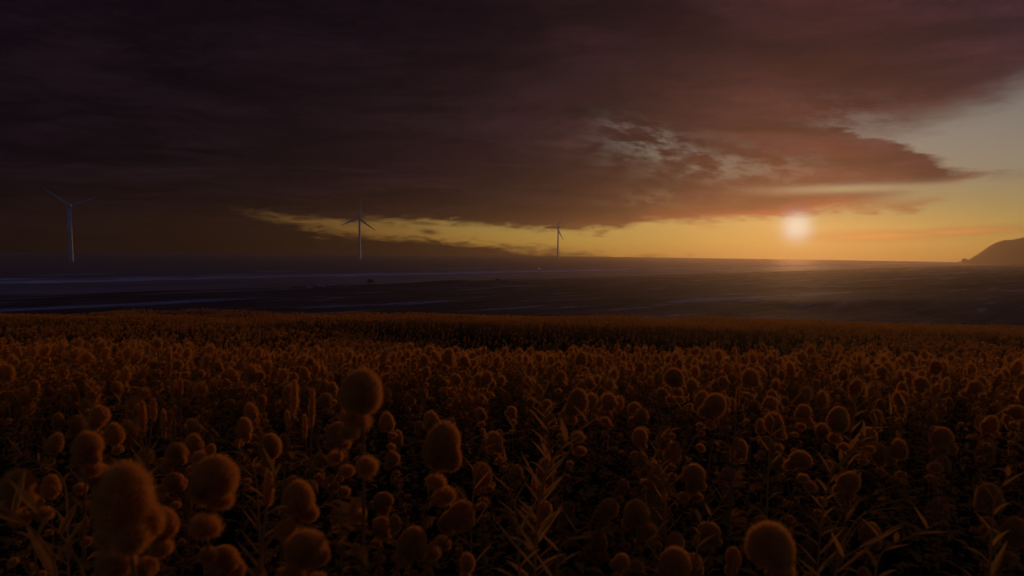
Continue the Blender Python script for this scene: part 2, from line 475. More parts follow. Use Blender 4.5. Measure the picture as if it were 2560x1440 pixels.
def polar(r0, r1, nr, azs, zf):
    rs = np.concatenate([[0.0], np.geomspace(r0, r1, nr)])
    R, Az = np.meshgrid(rs, azs, indexing='ij')
    X = R * np.sin(Az); Y = R * np.cos(Az); Z = zf(X, Y)
    n = len(azs); V = np.stack([X, Y, Z], -1).reshape(-1, 3)
    return V, quads(n, len(rs))[:, ::-1]


fine = np.linspace(-math.radians(52), math.radians(52), 260)
coarse = np.linspace(math.radians(52), math.radians(308), 72)[1:-1]
AZS = np.concatenate([fine, coarse])
V, T = polar(.25, 1900, 300, AZS, ground)
tag(obj('terrain', mesh('terrain', V, T, M_TERR, smooth=True)), kind='structure')
SEA_R = 1740.0
V, T = polar(100, SEA_R, 40, np.linspace(0, 2 * math.pi, 361)[:-1], lambda x, y: x * 0)
tag(obj('sea', mesh('sea', V, T, M_SEA, smooth=True)), kind='structure')


# headland on the right
def hill():
    D = 1330.0
    prof = [(2404, 657), (2420, 650), (2440, 638), (2458, 626), (2470, 617), (2490, 607), (2510, 601), (2535, 600), (2560, 593), (2620, 575), (2720, 548), (2850, 525), (3050, 512), (3300, 530), (3700, 640)]
    P = np.array([at(px, py, D) for px, py in prof]); P[:, 2] = np.maximum(P[:, 2], 0)
    us = np.linspace(P[0, 0] / D - .004, P[-1, 0] / D, 260); ys = np.linspace(-230, 380, 80)
    U, Yo = np.meshgrid(us, ys, indexing='ij'); X = U * (D + Yo)
    H = np.interp(U * D, P[:, 0], P[:, 2], left=-2)
    g = np.where(Yo < 0, np.exp(-(Yo / 105) ** 2), np.exp(-(Yo / 220) ** 2))
    H2 = H * g + (1.6 * pnoise(X * .05, Yo * .05, 21) + .5 * pnoise(X * .3, Yo * .3, 22)) * g * smooth01(U, us[0], us[0] + .03) - 1.2 * (1 - g)
    V = np.stack([X, D + Yo, H2], -1).reshape(-1, 3); xs = us
    n = len(ys)
    T = quads(n, len(xs), wrap=False)
    tag(obj('hill', mesh('hill', V, T[:, ::-1] if False else T, M_HILL, smooth=True)), kind='structure')


hill()


# ------------------------------------------------------------------ rocks
def rock_mesh(name, r, sx, sy, sz, seed, mat, rough=.35):
    import bmesh
    bm = bmesh.new(); bmesh.ops.create_icosphere(bm, subdivisions=3, radius=1.0)
    V = np.array([v.co[:] for v in bm.verts]); T = np.array([[v.index for v in f.verts] for f in bm.faces]); bm.free()
    q = np.random.default_rng(seed)
    # facets: cut the ball with random planes
    for _ in range(9):
        nrm = q.normal(size=3); nrm /= np.linalg.norm(nrm); d = q.uniform(.55, .85)
        ex = V @ nrm - d; V = V - np.where(ex > 0, ex, 0)[:, None] * nrm * .92
    V += (pnoise(V[:, 0] * 4 + V[:, 2] * 3, V[:, 1] * 4, seed)[:, None] * V) * .08
    V *= np.array([sx, sy, sz]) * r
    return mesh(name, V, T, mat)


def rock(px, py, depth, w, h, seed, mat, label, cat='rock', name='rock', group=None):
    p = at(px, py, depth); wm = w * depth / F / 2; hm = h * depth / F / 2
    o = obj(name, rock_mesh(name, 1, wm, wm * .8, hm, seed, mat), loc=(p[0], p[1], float(ground(p[0], p[1])) + hm * .55))
    o.rotation_euler = (0, 0, seed)
    return tag(o, label, cat, group)


G = 'rocks along the dune edge'
rock(926, 714, 255, 20, 12, 1, M_ROCK, 'jagged brown rock crowning the tallest dune mound on the beach', group=G)
rock(800, 728, 248, 34, 12, 2, M_GREY, 'broad low grey boulder in the rock pile left of the dune mound', group=G)
rock(828, 727, 247, 26, 10, 3, M_GREY, 'middle grey boulder of the rock pile left of the dune mound', group=G)
rock(776, 731, 246, 24, 8, 4, M_GREY, 'flat grey rock at the far left end of the beach rock pile', group=G)
rock(846, 732, 245, 22, 8, 5, M_GREY, 'small grey rock at the right foot of the beach rock pile', group=G)
rock(735, 721, 262, 14, 5, 6, M_ROCK, 'tiny brown rock lying alone on wet sand left of the rock pile', group=G)
rock(1157, 709, 285, 12, 6, 7, M_ROCK, 'small brown rock on the low dune beneath the two right wind turbines', group=G)
rock(1244, 708, 290, 20, 7, 8, M_GREY, 'pale boulder on the low dune between the right turbines', group=G)
rock(1268, 708, 292, 14, 7, 9, M_GREY, 'pale upright stone at the right end of the low dune', group=G)
rock(2412, 651, 1290, 18, 16, 10, M_HILL, 'rounded dark sea rock at the foot of the headland', group=None)


# driftwood
def driftwood(pa, pb, da, label):
    a = at(*pa, da); b = at(*pb, da - 3); q = np.linspace(0, 1, 8)[:, None]
    P = a * (1 - q) + b * q
    P[:, 2] = ground(P[:, 0], P[:, 1]) + .35 + .5 * np.sin(q[:, 0] * 3) * .8
    c = P[0].copy()
    V, T = tube(P - c, np.linspace(.34, .16, 8), 8)
    tag(obj('driftwood_log', mesh('driftwood_log', V, T, M_GREY, smooth=True), loc=c), label, 'driftwood')


driftwood((848, 724), (866, 733), 246, 'pale bent driftwood log slanting down beside the beach rock pile')


# ------------------------------------------------------------------ wind turbines
def blade_mesh(R):
    mb = MB(); nsec = 16; ring = 10; V = []
    for j in range(nsec):
        q = j / (nsec - 1); z = R * (.03 + .97 * q)
        ch = 1.35 * R * (.030 + .045 * math.sin(min(q / .22, 1) * math.pi / 2)) * (1 - .80 * max(0, (q - .18)) / .82) * (1 if q < .985 else .35)
        th = ch * (.55 * (1 - smooth01(q, 0, .3)) + .16); tw = math.radians(22 * (1 - q) ** 2)
        for i in range(ring):
            a = 2 * math.pi * i / ring
            x = ch * .5 * math.cos(a) + ch * .12; y = th * .5 * math.sin(a)
            V.append((x * math.cos(tw) - y * math.sin(tw), x * math.sin(tw) + y * math.cos(tw), z))
    V += [(0, 0, R * .02), (0, 0, R)]
    T = list(map(tuple, quads(ring, nsec)))
    for i in range(ring):
        T.append((len(V) - 2, (i + 1) % ring, i)); L = (nsec - 1) * ring; T.append((len(V) - 1, L + i, L + (i + 1) % ring))
    return mesh('blade', V, T, M_TURB, smooth=True)


def lathe(prof, n=20):
    V = [(r * math.cos(2 * math.pi * i / n), r * math.sin(2 * math.pi * i / n), z) for r, z in prof for i in range(n)]
    return np.array(V), quads(n, len(prof))


H, R = 61.0, 29.0
tw_me = None


def turbine(px, depth, yaw, phi, label, tall=1.0):
    """yaw: heading of the rotor axis; phi: angle of the first blade"""
    global tw_me
    p = at(px, 640, depth)
    root = obj('wind_turbine', None, loc=(p[0], p[1], 0)); tag(root, label, 'wind turbine', 'wind turbines standing in the sea')
    root.scale = (1, 1, 1)
    if tw_me is None:
        mb = MB(); mb.add(*lathe([(0.01, -6), (2.1, -6), (2.1, 3.0), (1.98, 6), (1.55, 30), (1.15, 58.6), (0.01, 58.6)], 24))
        tw = mb.mesh('tower', M_TURB, True)
        mb = MB(); mb.add(*lathe([(0.01, 3.0), (2.75, 3.0), (2.75, 3.35), (0.01, 3.35)], 24))
        pl = mb.mesh('platform', M_TURB)
        # nacelle: rounded box along Y (rotor at +Y)
        prof = []
        for yv, sx, sz in ((-5.2, .3, .3), (-5.0, 1.35, 1.3), (-4, 1.65, 1.55), (0, 1.8, 1.75), (3.0, 1.6, 1.6), (3.6, 1.2, 1.2), (3.7, .2, .2)):
            for i in range(16):
                a = 2 * math.pi * i / 16; c, s_ = math.cos(a), math.sin(a); e = .55
                prof.append((sx * math.copysign(abs(c) ** e, c), yv, sz * math.copysign(abs(s_) ** e, s_)))
        na = mesh('nacelle', prof, quads(16, 7), M_TURB, smooth=True)
        hb = []
        for yv, r in ((3.7, 1.25), (4.2, 1.5), (5.2, 1.45), (6.0, 1.0), (6.45, .4), (6.55, .02)):
            for i in range(16):
                a = 2 * math.pi * i / 16; hb.append((r * math.cos(a), yv, r * math.sin(a)))
        hm = mesh('hub', hb, quads(16, 6), M_TURB, smooth=True)
        tw_me = (tw, pl, na, hm, blade_mesh(R))
    tw, pl, na, hm, bl = tw_me
    obj('tower', tw, root)
    a = obj('nacelle', na, root, (0, 0, H - 1)); a.rotation_euler = (0, 0, yaw)
    h = obj('hub', hm, root, (0, 0, H - 1)); h.rotation_euler = (0, 0, yaw)
    cy, sy = math.cos(yaw), math.sin(yaw)
    for i in range(3):
        b = obj('blade', bl, root, (-sy * 5.0, cy * 5.0, H - 1))
        ang = phi + i * 2 * math.pi / 3
        # rotor plane: local X and Z before yaw
        b.matrix_local = Matrix.Translation((-sy * 5.0, cy * 5.0, H - 1)) @ Matrix.Rotation(yaw, 4, 'Z') @ Matrix.Rotation(math.pi / 2 - ang, 4, 'Y')
    return root


turbine(178, 712, math.radians(33), math.radians(143), 'large wind turbine alone at the far left over dark water, nearest of the three')
turbine(899, 951, math.radians(186 + 12 - 180), math.radians(83), 'middle-sized wind turbine with one blade straight up before the amber cloud gap')
turbine(1394.5, 1272, math.radians(27), math.radians(63), 'smallest wind turbine against the golden sky, nearest the sun')


# ------------------------------------------------------------------ lit buoy
def buoy():
    p = at(1348, 678, 590)
    root = obj('buoy', None, loc=(p[0], p[1], 0)); tag(root, 'tiny buoy with a bright orange lamp glowing on the surf line', 'buoy')
    M_B, k, b = principled('buoy_paint', (.10, .03, .02), .5)
    ml = bpy.data.materials.new('buoy_lamp'); ml.use_nodes = True; e = ml.node_tree.nodes['Principled BSDF']
    e.inputs['Emission Color'].default_value = (1, .40, .06, 1); e.inputs['Emission Strength'].default_value = .7
    mb = MB(); mb.add(*lathe([(.01, -.5), (.9, -.4), (1.0, .3), (.6, .5), (.3, .55), (.2, 1.7), (.01, 1.7)], 14)); obj('float', mb.mesh('float', M_B, True), root)
    mb = MB(); mb.add(*lathe([(.01, 1.7), (.45, 1.75), (.5, 2.0), (.4, 2.3), (.01, 2.4)], 12)); obj('lamp', mb.mesh('lamp', ml, True), root)


buoy()


# ------------------------------------------------------------------ plants
def egg(w, h, nu=14, nv=10, k=.12):
    V = []
    for j in range(nv):
        t = math.pi * j / (nv - 1); z = -math.cos(t); r = math.sin(t) * (1 - k * z)
        for i in range(nu):
            a = 2 * math.pi * i / nu; V.append((w / 2 * r * math.cos(a), w / 2 * r * math.sin(a), h / 2 * z))
    return np.array(V), quads(nu, nv)


def hairs(w, h, n, ln, wd, q, up=.35, k=.12, inset=.72):
    """thin triangles standing on an egg"""
    d = q.normal(size=(n, 3)); d /= np.linalg.norm(d, axis=1)[:, None]
    z = d[:, 2]; s = (1 - k * z)
    P = np.stack([d[:, 0] * s * w / 2, d[:, 1] * s * w / 2, z * h / 2], 1) * inset
    N = np.stack([d[:, 0] / w, d[:, 1] / w, d[:, 2] / h], 1); N /= np.linalg.norm(N, axis=1)[:, None]
    N[:, 2] += up; N += q.normal(size=(n, 3)) * .28; N /= np.linalg.norm(N, axis=1)[:, None]
    sd = np.cross(N, q.normal(size=(n, 3))); sd /= np.linalg.norm(sd, axis=1)[:, None] + 1e-9
    L = ln * q.uniform(.55, 1.25, n)[:, None]
    tip = P + N * L + np.array([0, 0, 1]) * L * .18
    V = np.stack([P - sd * wd / 2, P + sd * wd / 2, tip], 1).reshape(-1, 3)
    return V, np.arange(3 * n).reshape(-1, 3)


def leaf(p, d, L, W, q, droop=.3, nseg=4, fold=.25):
    """lanceolate leaf: base p, direction d"""
    d = np.asarray(d, float); d /= np.linalg.norm(d)
    sd = np.cross(d, (0, 0, 1.0)); nn = np.linalg.norm(sd)
    sd = sd / nn if nn > 1e-4 else np.array([1.0, 0, 0]); up = np.cross(sd, d)
    V = []; T = []
    for j in range(nseg + 1):
        t = j / nseg; c = p + d * (L * t) + np.array([0, 0, -1.0]) * droop * L * t * t
        wv = W * math.sin(math.pi * min(1, (t * .94 + .06)) ** .8) * .5
        V += [c - sd * wv + up * wv * fold * 2, c, c + sd * wv + up * wv * fold * 2]
    for j in range(nseg):
        a = j * 3
        T += [(a, a + 1, a + 4), (a, a + 4, a + 3), (a + 1, a + 2, a + 5), (a + 1, a + 5, a + 4)]
    return np.array(V), np.array(T)


def head_mesh(name, w, h, n, ln, wd, seed, nu=14, lobes=0):
    q = np.random.default_rng(seed); mb = MB()
    parts = [(0, 0, 0, 1.0, 1.0)]
    for _ in range(lobes):
        a = q.uniform(0, 6.28); rr = q.uniform(.18, .36); parts.append((math.cos(a) * rr * w, math.sin(a) * rr * w, -h * q.uniform(.05, .42), q.uniform(.42, .66), q.uniform(.36, .58)))
    for ox, oy, oz, sw, sh in parts:
        o_ = np.array([ox, oy, oz])
        V, T = egg(w * .66 * sw, h * .66 * sh, nu, max(6, nu * 2 // 3)); V *= (1 + .10 * pnoise(V[:, 0] / w * 7, (V[:, 1] + V[:, 2]) / w * 7, seed, 2))[:, None]; mb.add(V + o_, T, 0)
        V, T = hairs(w * .94 * sw, h * .94 * sh, int(n * sw * sh) + 20, ln * (1.1 if sw < 1 else 1.3), wd, q)
        V *= (1 + .07 * pnoise(V[:, 0] / w * 5, (V[:, 1] - V[:, 2]) / w * 5, seed + 1, 2))[:, None]; mb.add(V + o_, T, 1)
    return mb.mesh(name, [M_CORE, M_HAIR])


W0 = .11
HEAD_NEAR = [head_mesh('seed_head', W0, W0 * a, 9500, .011, .0010, 40 + i, 20, 2) for i, a in enumerate((1.0, 1.3, 1.0, 1.3, 1.0, 1.3))]
HEAD_MID = [head_mesh('seed_head', W0, W0 * a, 1900, .012, .0018, 50 + i, 14, 2) for i, a in enumerate((1.0, 1.25, 1.5) * 3)]
FLO_NEAR = [head_mesh('floret', W0 * .62, W0 * .40, 1700, .011, .0010, 60 + i, 14) for i in range(2)]
FLO_MID = [head_mesh('floret', W0 * .62, W0 * .34, 320, .011, .0022, 65 + i, 10) for i in range(2)]
SPK = [head_mesh('spike', .045, .30, 1100, .012, .0016, 70 + i, 10) for i in range(2)]


def stem_mesh(seed, r=.0042):
    q = np.random.default_rng(seed); t = np.linspace(0, 1, 9)
    P = np.stack([.03 * np.sin(t * 3.1) * q.uniform(-1, 1), .03 * np.sin(t * 3.1) * q.uniform(-1, 1), t], 1)
    V, T = tube(P, np.linspace(r * 1.3, r * .7, 9), 6)
    return mesh('stem', V, T, M_STEM, smooth=True)


def foliage_mesh(seed, n=24):
    q = np.random.default_rng(seed); mb = MB()
    for i in range(n):
        z = q.uniform(.08, .8); a = q.uniform(0, 6.28); el = q.uniform(.1, .9)
        d = (math.cos(a), math.sin(a), el); L = q.uniform(.05, .13) * (1.15 - .6 * z)
        mb.add(*leaf(np.array([0, 0, z]), d, L, L * q.uniform(.28, .58), q, q.uniform(.1, .8)))
    return mb.mesh('foliage', M_LEAF)


STEM = [stem_mesh(80 + i) for i in range(4)]
FOL = [foliage_mesh(90 + i) for i in range(5)]


def basis(up, spin):
    up = Vector(tuple(up)).normalized()
    return (up.to_track_quat('Z', 'Y') @ Matrix.Rotation(spin, 4, 'Z').to_quaternion())


def flower(head, base, w, h, label, group, near=False, lobes=None, q=random, head_tilt=None, spike=False):
    head = np.asarray(head, float); base = np.asarray(base, float)
    up = head - base; L = float(np.linalg.norm(up))
    root = obj('spike_flower' if spike else 'plume_flower', None, loc=base)
    root.rotation_mode = 'QUATERNION'; root.rotation_quaternion = basis(up, q.uniform(0, 6.28)); root.scale = (L, L, L)
    tag(root, label, 'flower', group)
    obj('stem', q.choice(STEM), root)
    o = obj('foliage', q.choice(FOL), root)
    if spike:
        me = q.choice(SPK); hw, hh = .045, .30
        hd = obj('spike', me, root, (0, 0, 1)); hd.scale = (w / hw / L, w / hw / L, h / hh / L)
        return root
    ar = h / w
    if near: i = 0 if ar < 1.15 else 1; me = HEAD_NEAR[i + 2 * q.randrange(3)]; a0 = (1.0, 1.3)[i]
    else: i = 0 if ar < 1.1 else (1 if ar < 1.38 else 2); me = HEAD_MID[i + 3 * q.randrange(3)]; a0 = (1.0, 1.25, 1.5)[i]
    hd = obj('seed_head', me, root, (0, 0, 1)); hd.scale = (w / W0 / L, w / W0 / L, h / (W0 * a0) / L)
    for (dx, dz, sc) in (lobes if lobes is not None else [(q.uniform(-.45, .45), q.uniform(-.62, -.36), q.uniform(.8, 1.15)), (q.uniform(-.4, .4), q.uniform(-1.1, -.7), q.uniform(.7, 1.1)), (q.uniform(-.5, .5), q.uniform(-1.8, -.9), q.uniform(.6, .95)), (q.uniform(-.7, .7), q.uniform(-3.2, -1.9), q.uniform(.5, .8))]):
        a = q.uniform(0, 6.28)
        f = obj('floret', q.choice(FLO_NEAR if near else FLO_MID), root, (dx * w / L * math.cos(a), dx * w / L * math.sin(a), 1 + dz * h / L))
        s_ = sc * w / W0 / L; f.scale = (s_, s_, s_); f.rotation_euler = (q.uniform(-.35, .35), q.uniform(-.35, .35), 0)
    return root


# the ones that can be told apart: px, py, width, height (photograph pixels), lean in degrees to the right, label
HAND = [
    (310, 1255, 165, 235, 2, 'huge dark oval fuzzy seed head low at the left, largest in the field'),
    (540, 1195, 132, 130, 3, 'big round bristly seed head just right of the largest oval one'),
    (220, 1115, 84, 78, 6, 'round fuzzy seed head rising above left shoulder of the largest one'),
    (440, 1130, 60, 52, -4, 'small squat seed head in the gap above the two biggest left heads'),
    (435, 1206, 60, 56, 5, 'small round head squeezed between the two biggest left heads'),
    (45, 1215, 92, 92, -5, 'round fuzzy head behind the long-leaved weed at the bottom left corner'),
    (402, 1312, 100, 100, 8, 'dim round head overlapping the lower right side of the largest one'),
    (905, 982, 122, 138, 8, 'tall egg-shaped fuzzy seed head standing highest above the near flowers'),
    (850, 1082, 84, 62, -6, 'flat cushion-shaped seed head directly beneath the highest egg-shaped one'),
    (1105, 1118, 108, 158, 17, 'large elongated seed head leaning right, bristles along its top edge'),
    (675, 1118, 66, 82, 0, 'oval dim seed head left of the flat cushion-shaped one'),
    (745, 1250, 96, 112, 3, 'broad oval head low in the field beneath the twin thin spikes'),
    (765, 1375, 126, 112, -4, 'very dark broad head at the bottom edge below the thin spikes'),
    (290, 1405, 110, 90, 0, 'shadowed round head at the bottom edge under the largest one'),
    (560, 1400, 92, 80, 8, 'shadowed squat head at the bottom edge right of the largest one'),
    (1150, 1290, 78, 100, 48, 'oblong head tilted far over to the right in the lower middle'),
    (1030, 1360, 84, 110, 32, 'dark oblong head tilted right at the bottom edge, lower middle'),
    (1445, 1005, 60, 80, 6, 'oval head with a fat side lobe just right of the tall leafy weed'),
    (1522, 1002, 46, 46, 0, 'small round head next to the oval lobed one by the leafy weed'),
    (1685, 945, 58, 56, 4, 'round pale-topped head standing clear in the middle right distance'),
    (1655, 982, 36, 28, 0, 'little flat head tucked below a round pale-topped one'),
    (1876, 945, 55, 56, -3, 'round head with a small left lobe, upper right of centre'),
    (1788, 1014, 64, 72, 38, 'wide fuzzy head tilted right, overlapping another head behind its left side'),
    (1755, 1000, 46, 60, 2, 'oval head half hidden behind a wide tilted one'),
    (1605, 1040, 42, 50, 0, 'small oval head left of the leaning pair in the right half'),
    (1600, 1092, 48, 58, 4, 'dim oval head directly under a small oval one'),
    (1735, 1188, 66, 64, 0, 'dark round head right of the small leafy shoot in the lower middle right'),
    (1822, 1188, 50, 44, 0, 'small plain round head beside a dark round one, lower right of centre'),
    (1592, 1285, 76, 80, -8, 'round spiky-haired head among three in a row, lower right of centre'),
    (1522, 1273, 58, 62, 40, 'small head tilted right, second of the row of three'),
    (1415, 1280, 50, 60, -6, 'small upright head, left end of the row of three'),
    (1495, 1358, 58, 76, 8, 'dark oval head below the row of three'),
    (1925, 1365, 136, 135, 0, 'large dome-like bristly head at the bottom edge, right of centre'),
    (1690, 1408, 92, 92, -4, 'dark head cut by the bottom edge left of the large dome-like one'),
    (1772, 1330, 68, 56, 0, 'faint flattened head above the one cut by the bottom edge'),
    (2095, 1050, 60, 82, 10, 'tall oval head left of the slanting leafy weed at right'),
    (2055, 1078, 42, 50, 0, 'small head leaning on the tall oval one by the slanting weed'),
    (2010, 1030, 46, 46, 4, 'round head up and left of the tall oval one by the slanting weed'),
    (2002, 1150, 66, 50, 5, 'wide low head under the tall oval one, right half'),
    (2120, 1210, 62, 78, 62, 'flattened head lying almost sideways above the arching grass stalks'),
    (2252, 998, 46, 50, 0, 'round head right of the slanting leafy weed tip'),
    (2342, 1285, 64, 96, 12, 'upright oval head at the end of the arching grass stalks'),
    (2370, 1018, 30, 62, 4, 'slim tall head alone in the right-hand distance'),
    (2300, 1060, 28, 66, 0, 'slim dark-centred head below and left of the other slim one'),
    (2462, 1132, 50, 98, 14, 'long leaning head, front of the tight trio near the right edge'),
    (2495, 1138, 36, 88, 8, 'long narrow head, right one of the tight trio near the right edge'),
    (2435, 1112, 30, 66, 4, 'short narrow head, left one of the tight trio near the right edge'),
    (2542, 1030, 52, 38, 0, 'flat head touching the right edge of the view'),
    (2175, 1335, 60, 68, 0, 'dark upright head above the leafy tufts at the bottom right'),
    (2080, 1335, 56, 46, 0, 'dark low head left of an upright one at the bottom right'),
    (2287, 1422, 46, 50, 0, 'small head at the bottom edge near the right corner'),
    (2440, 968, 46, 38, 4, 'squat head in the upper right of the field under the hill'),
    (178, 985, 36, 70, 0, 'tall oval head in the left distance above the left weeds'),
    (122, 980, 30, 42, 0, 'small oval head left of the tall oval one in the left distance'),
    (20, 930, 36, 50, 0, 'oval head against the left edge of the view'),
    (1217, 946, 38, 46, 20, 'small leaning head in the middle distance left of the tall leafy weed'),
    (1020, 958, 32, 52, 0, 'upright slim head right of the highest egg-shaped one'),
    (1160, 903, 30, 32, 0, 'small round head in the centre just under the near crest'),
    (1952, 940, 26, 42, 0, 'slim small head right of the round one with the left lobe'),
    (2142, 966, 36, 52, 6, 'oval head behind the tip of the slanting leafy weed'),
    (2205, 930, 34, 34, 0, 'round head in the far right rows behind the slanting weed'),
    (2340, 915, 36, 34, 0, 'roundish head high in the far right rows'),
    (2540, 1330, 70, 90, 10, 'tall dim head close to the lower right edge'),
    (960, 1250, 60, 40, 10, 'flat dim head on a slanting stem in the lower middle'),
    (1290, 1180, 44, 44, 10, 'small dim head under the leaves left of the tall leafy weed'),
    (830, 1205, 46, 40, 0, 'tiny squat head on the slanting stem below the flat cushion'),
]
GF = 'fuzzy seed heads in the near field'
HANDPOS = []
for px, py, w, h, lean, lab in HAND:
    depth = max(1.02, W0 * F / w * (1.0 if h < 1.45 * w else 1.35))
    if w > 100: depth = max(depth, 1.05)
    p = at(px, py, depth); a = math.radians(lean)
    gz = float(ground(p[0], p[1])); Lz = p[2] - gz
    if Lz < .12: Lz = .12
    base = np.array([p[0] - math.tan(min(a, .9) * .8) * Lz * .8, p[1] + random.uniform(-.05, .15) * Lz, 0]); base[2] = float(ground(base[0], base[1]))
    wm, hm = w * depth / F, h * depth / F
    r = flower(p, base, wm, hm, lab, GF, near=(w >= 56))
    HANDPOS.append((px, py, w, h, depth))

# slim spikes
SPIKES = [
    (735, 995, 19, 136, 3, 'thin tall spike standing left of the twin, highest of the thin spikes'),
    (780, 1020, 17, 150, 3, 'thin spike standing right of the highest thin spike'),
    (762, 1066, 14, 92, 2, 'short thin spike between the two highest thin spikes'),
    (720, 1050, 15, 72, -2, 'small low spike left of the two highest thin spikes'),
    (356, 1040, 21, 116, 0, 'thick pale spike at the left end of the left spike cluster'),
    (384, 1024, 17, 86, 2, 'middle spike of the left spike cluster'),
    (410, 1060, 15, 110, 0, 'slender spike at the right end of the left spike cluster'),
    (423, 910, 15, 92, 2, 'spike rising alone above the left spike cluster'),
    (452, 965, 13, 60, -2, 'dim spike to the right of the lone left spike'),
    (672, 1222, 29, 132, 4, 'broad upright spike in front of the low leafy tuft, lower left of centre'),
    (1808, 1000, 12, 70, 4, 'thin spike beside the wide tilted head, right half'),
    (1845, 990, 12, 64, 0, 'thin spike standing in the right half behind the wide tilted head'),
    (1335, 1215, 16, 70, 2, 'thin spike at the foot of the tall leafy weed'),
]
for px, py, w, h, lean, lab in SPIKES:
    depth = {True: 2.6, False: 3.2}[w >= 16]
    if w > 25: depth = 1.7
    p = at(px, py, depth); gz = float(ground(p[0], p[1])); Lz = p[2] - gz
    base = np.array([p[0] - math.tan(math.radians(lean)) * Lz, p[1] + .05, 0]); base[2] = float(ground(base[0], base[1]))
    flower(p, base, w * depth / F, h * depth / F, lab, 'thin flower spikes', spike=True)
    HANDPOS.append((px, py, w, h, depth))


# leafy weeds
def weed(pts, depth, nl, L, label, seed, name='leafy_weed'):
    """pts: pixels from root to tip"""
    q = np.random.default_rng(seed)
    P = [at(px, py, depth) for px, py in pts]
    b = P[0].copy(); gz = float(ground(b[0], b[1]))
    if P[0][2] > gz + .05: P = [np.array([P[0][0] - (P[1][0] - P[0][0]) * .25, P[0][1], gz])] + P
    P = np.array(P); t = np.linspace(0, 1, len(P)); tt = np.linspace(0, 1, 18)
    C = np.stack([np.interp(tt, t, P[:, i]) for i in range(3)], 1)
    for _ in range(4): C[1:-1] = (C[:-2] + C[1:-1] * 2 + C[2:]) / 4
    C[:, 1] += .04 * np.sin(tt * 4)
    o0 = C[0].copy(); C = C - o0
    root = obj(name, None, loc=o0); tag(root, label, 'weed', 'long-leaved weeds among the flowers')
    V, T = tube(C, np.linspace(.0042, .0012, 18), 6); obj('stem', mesh('stem', V, T, M_WEED, smooth=True), root)
    mb = MB(); seg = np.concatenate([[0], np.cumsum(np.linalg.norm(np.diff(C, axis=0), axis=1))]); tot = seg[-1]
    for i in range(nl):
        f = .30 + .70 * (i / (nl - 1)) ** .9; s_ = f * tot
        c = np.array([np.interp(s_, seg, C[:, j]) for j in range(3)]); c2 = np.array([np.interp(min(tot, s_ + .02), seg, C[:, j]) for j in range(3)])
        tn = c2 - c; tn = tn / (np.linalg.norm(tn) + 1e-6) if np.linalg.norm(tn) > 1e-6 else np.array([0, 0, 1.0])
        side = -1 if i % 2 else 1; a = q.uniform(-.5, .5)
        sd = np.array([math.cos(a), math.sin(a), 0]) * side
        d = tn * (.72 + .5 * f) + sd * 1.0
        ll = L * (1.15 - .62 * f) * q.uniform(.85, 1.15)
        mb.add(*leaf(c, d, ll, ll * q.uniform(.15, .21), q, q.uniform(-.35, .35), 6, .3))
    mb.add(*leaf(C[-1], C[-1] - C[-3], L * .4, L * .05, q, 0, 4))
    obj('foliage', mb.mesh('foliage', M_WEED), root)


weed([(120, 1500), (95, 1400), (60, 1310), (30, 1250)], 1.35, 20, .17, 'big weed with broad pointed leaves filling the bottom left corner', 1)
weed([(190, 1480), (160, 1420), (140, 1330), (120, 1270)], 1.3, 10, .16, 'shoot with long upright leaves beside the big corner weed', 2)
weed([(350, 1180), (345, 1120), (332, 1060), (312, 1000)], 2.5, 20, .12, 'slender weed standing above the largest oval head', 3)
weed([(205, 1060), (220, 1010), (235, 975), (255, 945)], 3.2, 16, .14, 'faint weed in the left distance behind the round fuzzy head', 4)
weed([(640, 1220), (610, 1150), (580, 1110), (530, 1075)], 2.2, 18, .13, 'leafy shoot arching left above the big round bristly head', 5)
weed([(150, 1260), (135, 1200), (110, 1160), (75, 1130)], 2.0, 14, .11, 'small curved weed above the left corner head', 6)
weed([(640, 1400), (648, 1320), (670, 1240), (700, 1180)], 1.7, 14, .15, 'low tuft of long leaves between the bristly head and the broad spike', 7)
weed([(1340, 1300), (1372, 1180), (1376, 1090), (1366, 1020), (1328, 955)], 2.1, 34, .15, 'tallest leafy weed, pale branched stem in the middle of the field', 8)
weed([(1340, 1260), (1370, 1180), (1400, 1120), (1465, 1048)], 2.05, 16, .16, 'side shoot leaning right out of the tallest leafy weed', 9)
weed([(1300, 1380), (1290, 1290), (1275, 1230), (1265, 1150)], 1.9, 14, .14, 'dim weed at the lower left of the tallest leafy one', 10)
weed([(1672, 1300), (1665, 1220), (1650, 1180), (1612, 1140)], 2.3, 18, .12, 'small fern-like weed curling left in the lower middle right', 11)
weed([(2060, 1230), (2110, 1170), (2170, 1100), (2210, 1045), (2252, 1010)], 2.4, 26, .13, 'bright weed slanting to the right in the right half of the field', 12)
weed([(2130, 1060), (2165, 1010), (2195, 975), (2225, 945)], 3.3, 20, .14, 'weed slanting right just behind the bright slanting one', 13)
weed([(2340, 990), (2365, 950), (2390, 920), (2410, 900)], 4.2, 16, .14, 'distant weed slanting right in the upper right rows', 14)
weed([(2100, 1500), (2112, 1430), (2120, 1390), (2180, 1330)], 1.6, 12, .19, 'tuft of long curving leaves on the bottom edge, lower right', 15)
weed([(2200, 1440), (2230, 1390), (2260, 1350), (2300, 1310)], 1.7, 14, .14, 'leafy shoot pointing up right beside the bottom tuft', 16)
weed([(2500, 1320), (2515, 1250), (2525, 1190), (2550, 1130)], 1.9, 16, .14, 'weed with upright leaves on the right edge beneath the trio', 17)
weed([(1745, 1400), (1760, 1340), (1780, 1290), (1800, 1240)], 2.1, 14, .12, 'faint fern-like shoot above the large dome-like head', 18)
weed([(1400, 1480), (1395, 1420), (1400, 1360), (1440, 1320)], 1.7, 12, .15, 'dark leafy tuft at the bottom middle beneath the row of three', 19)
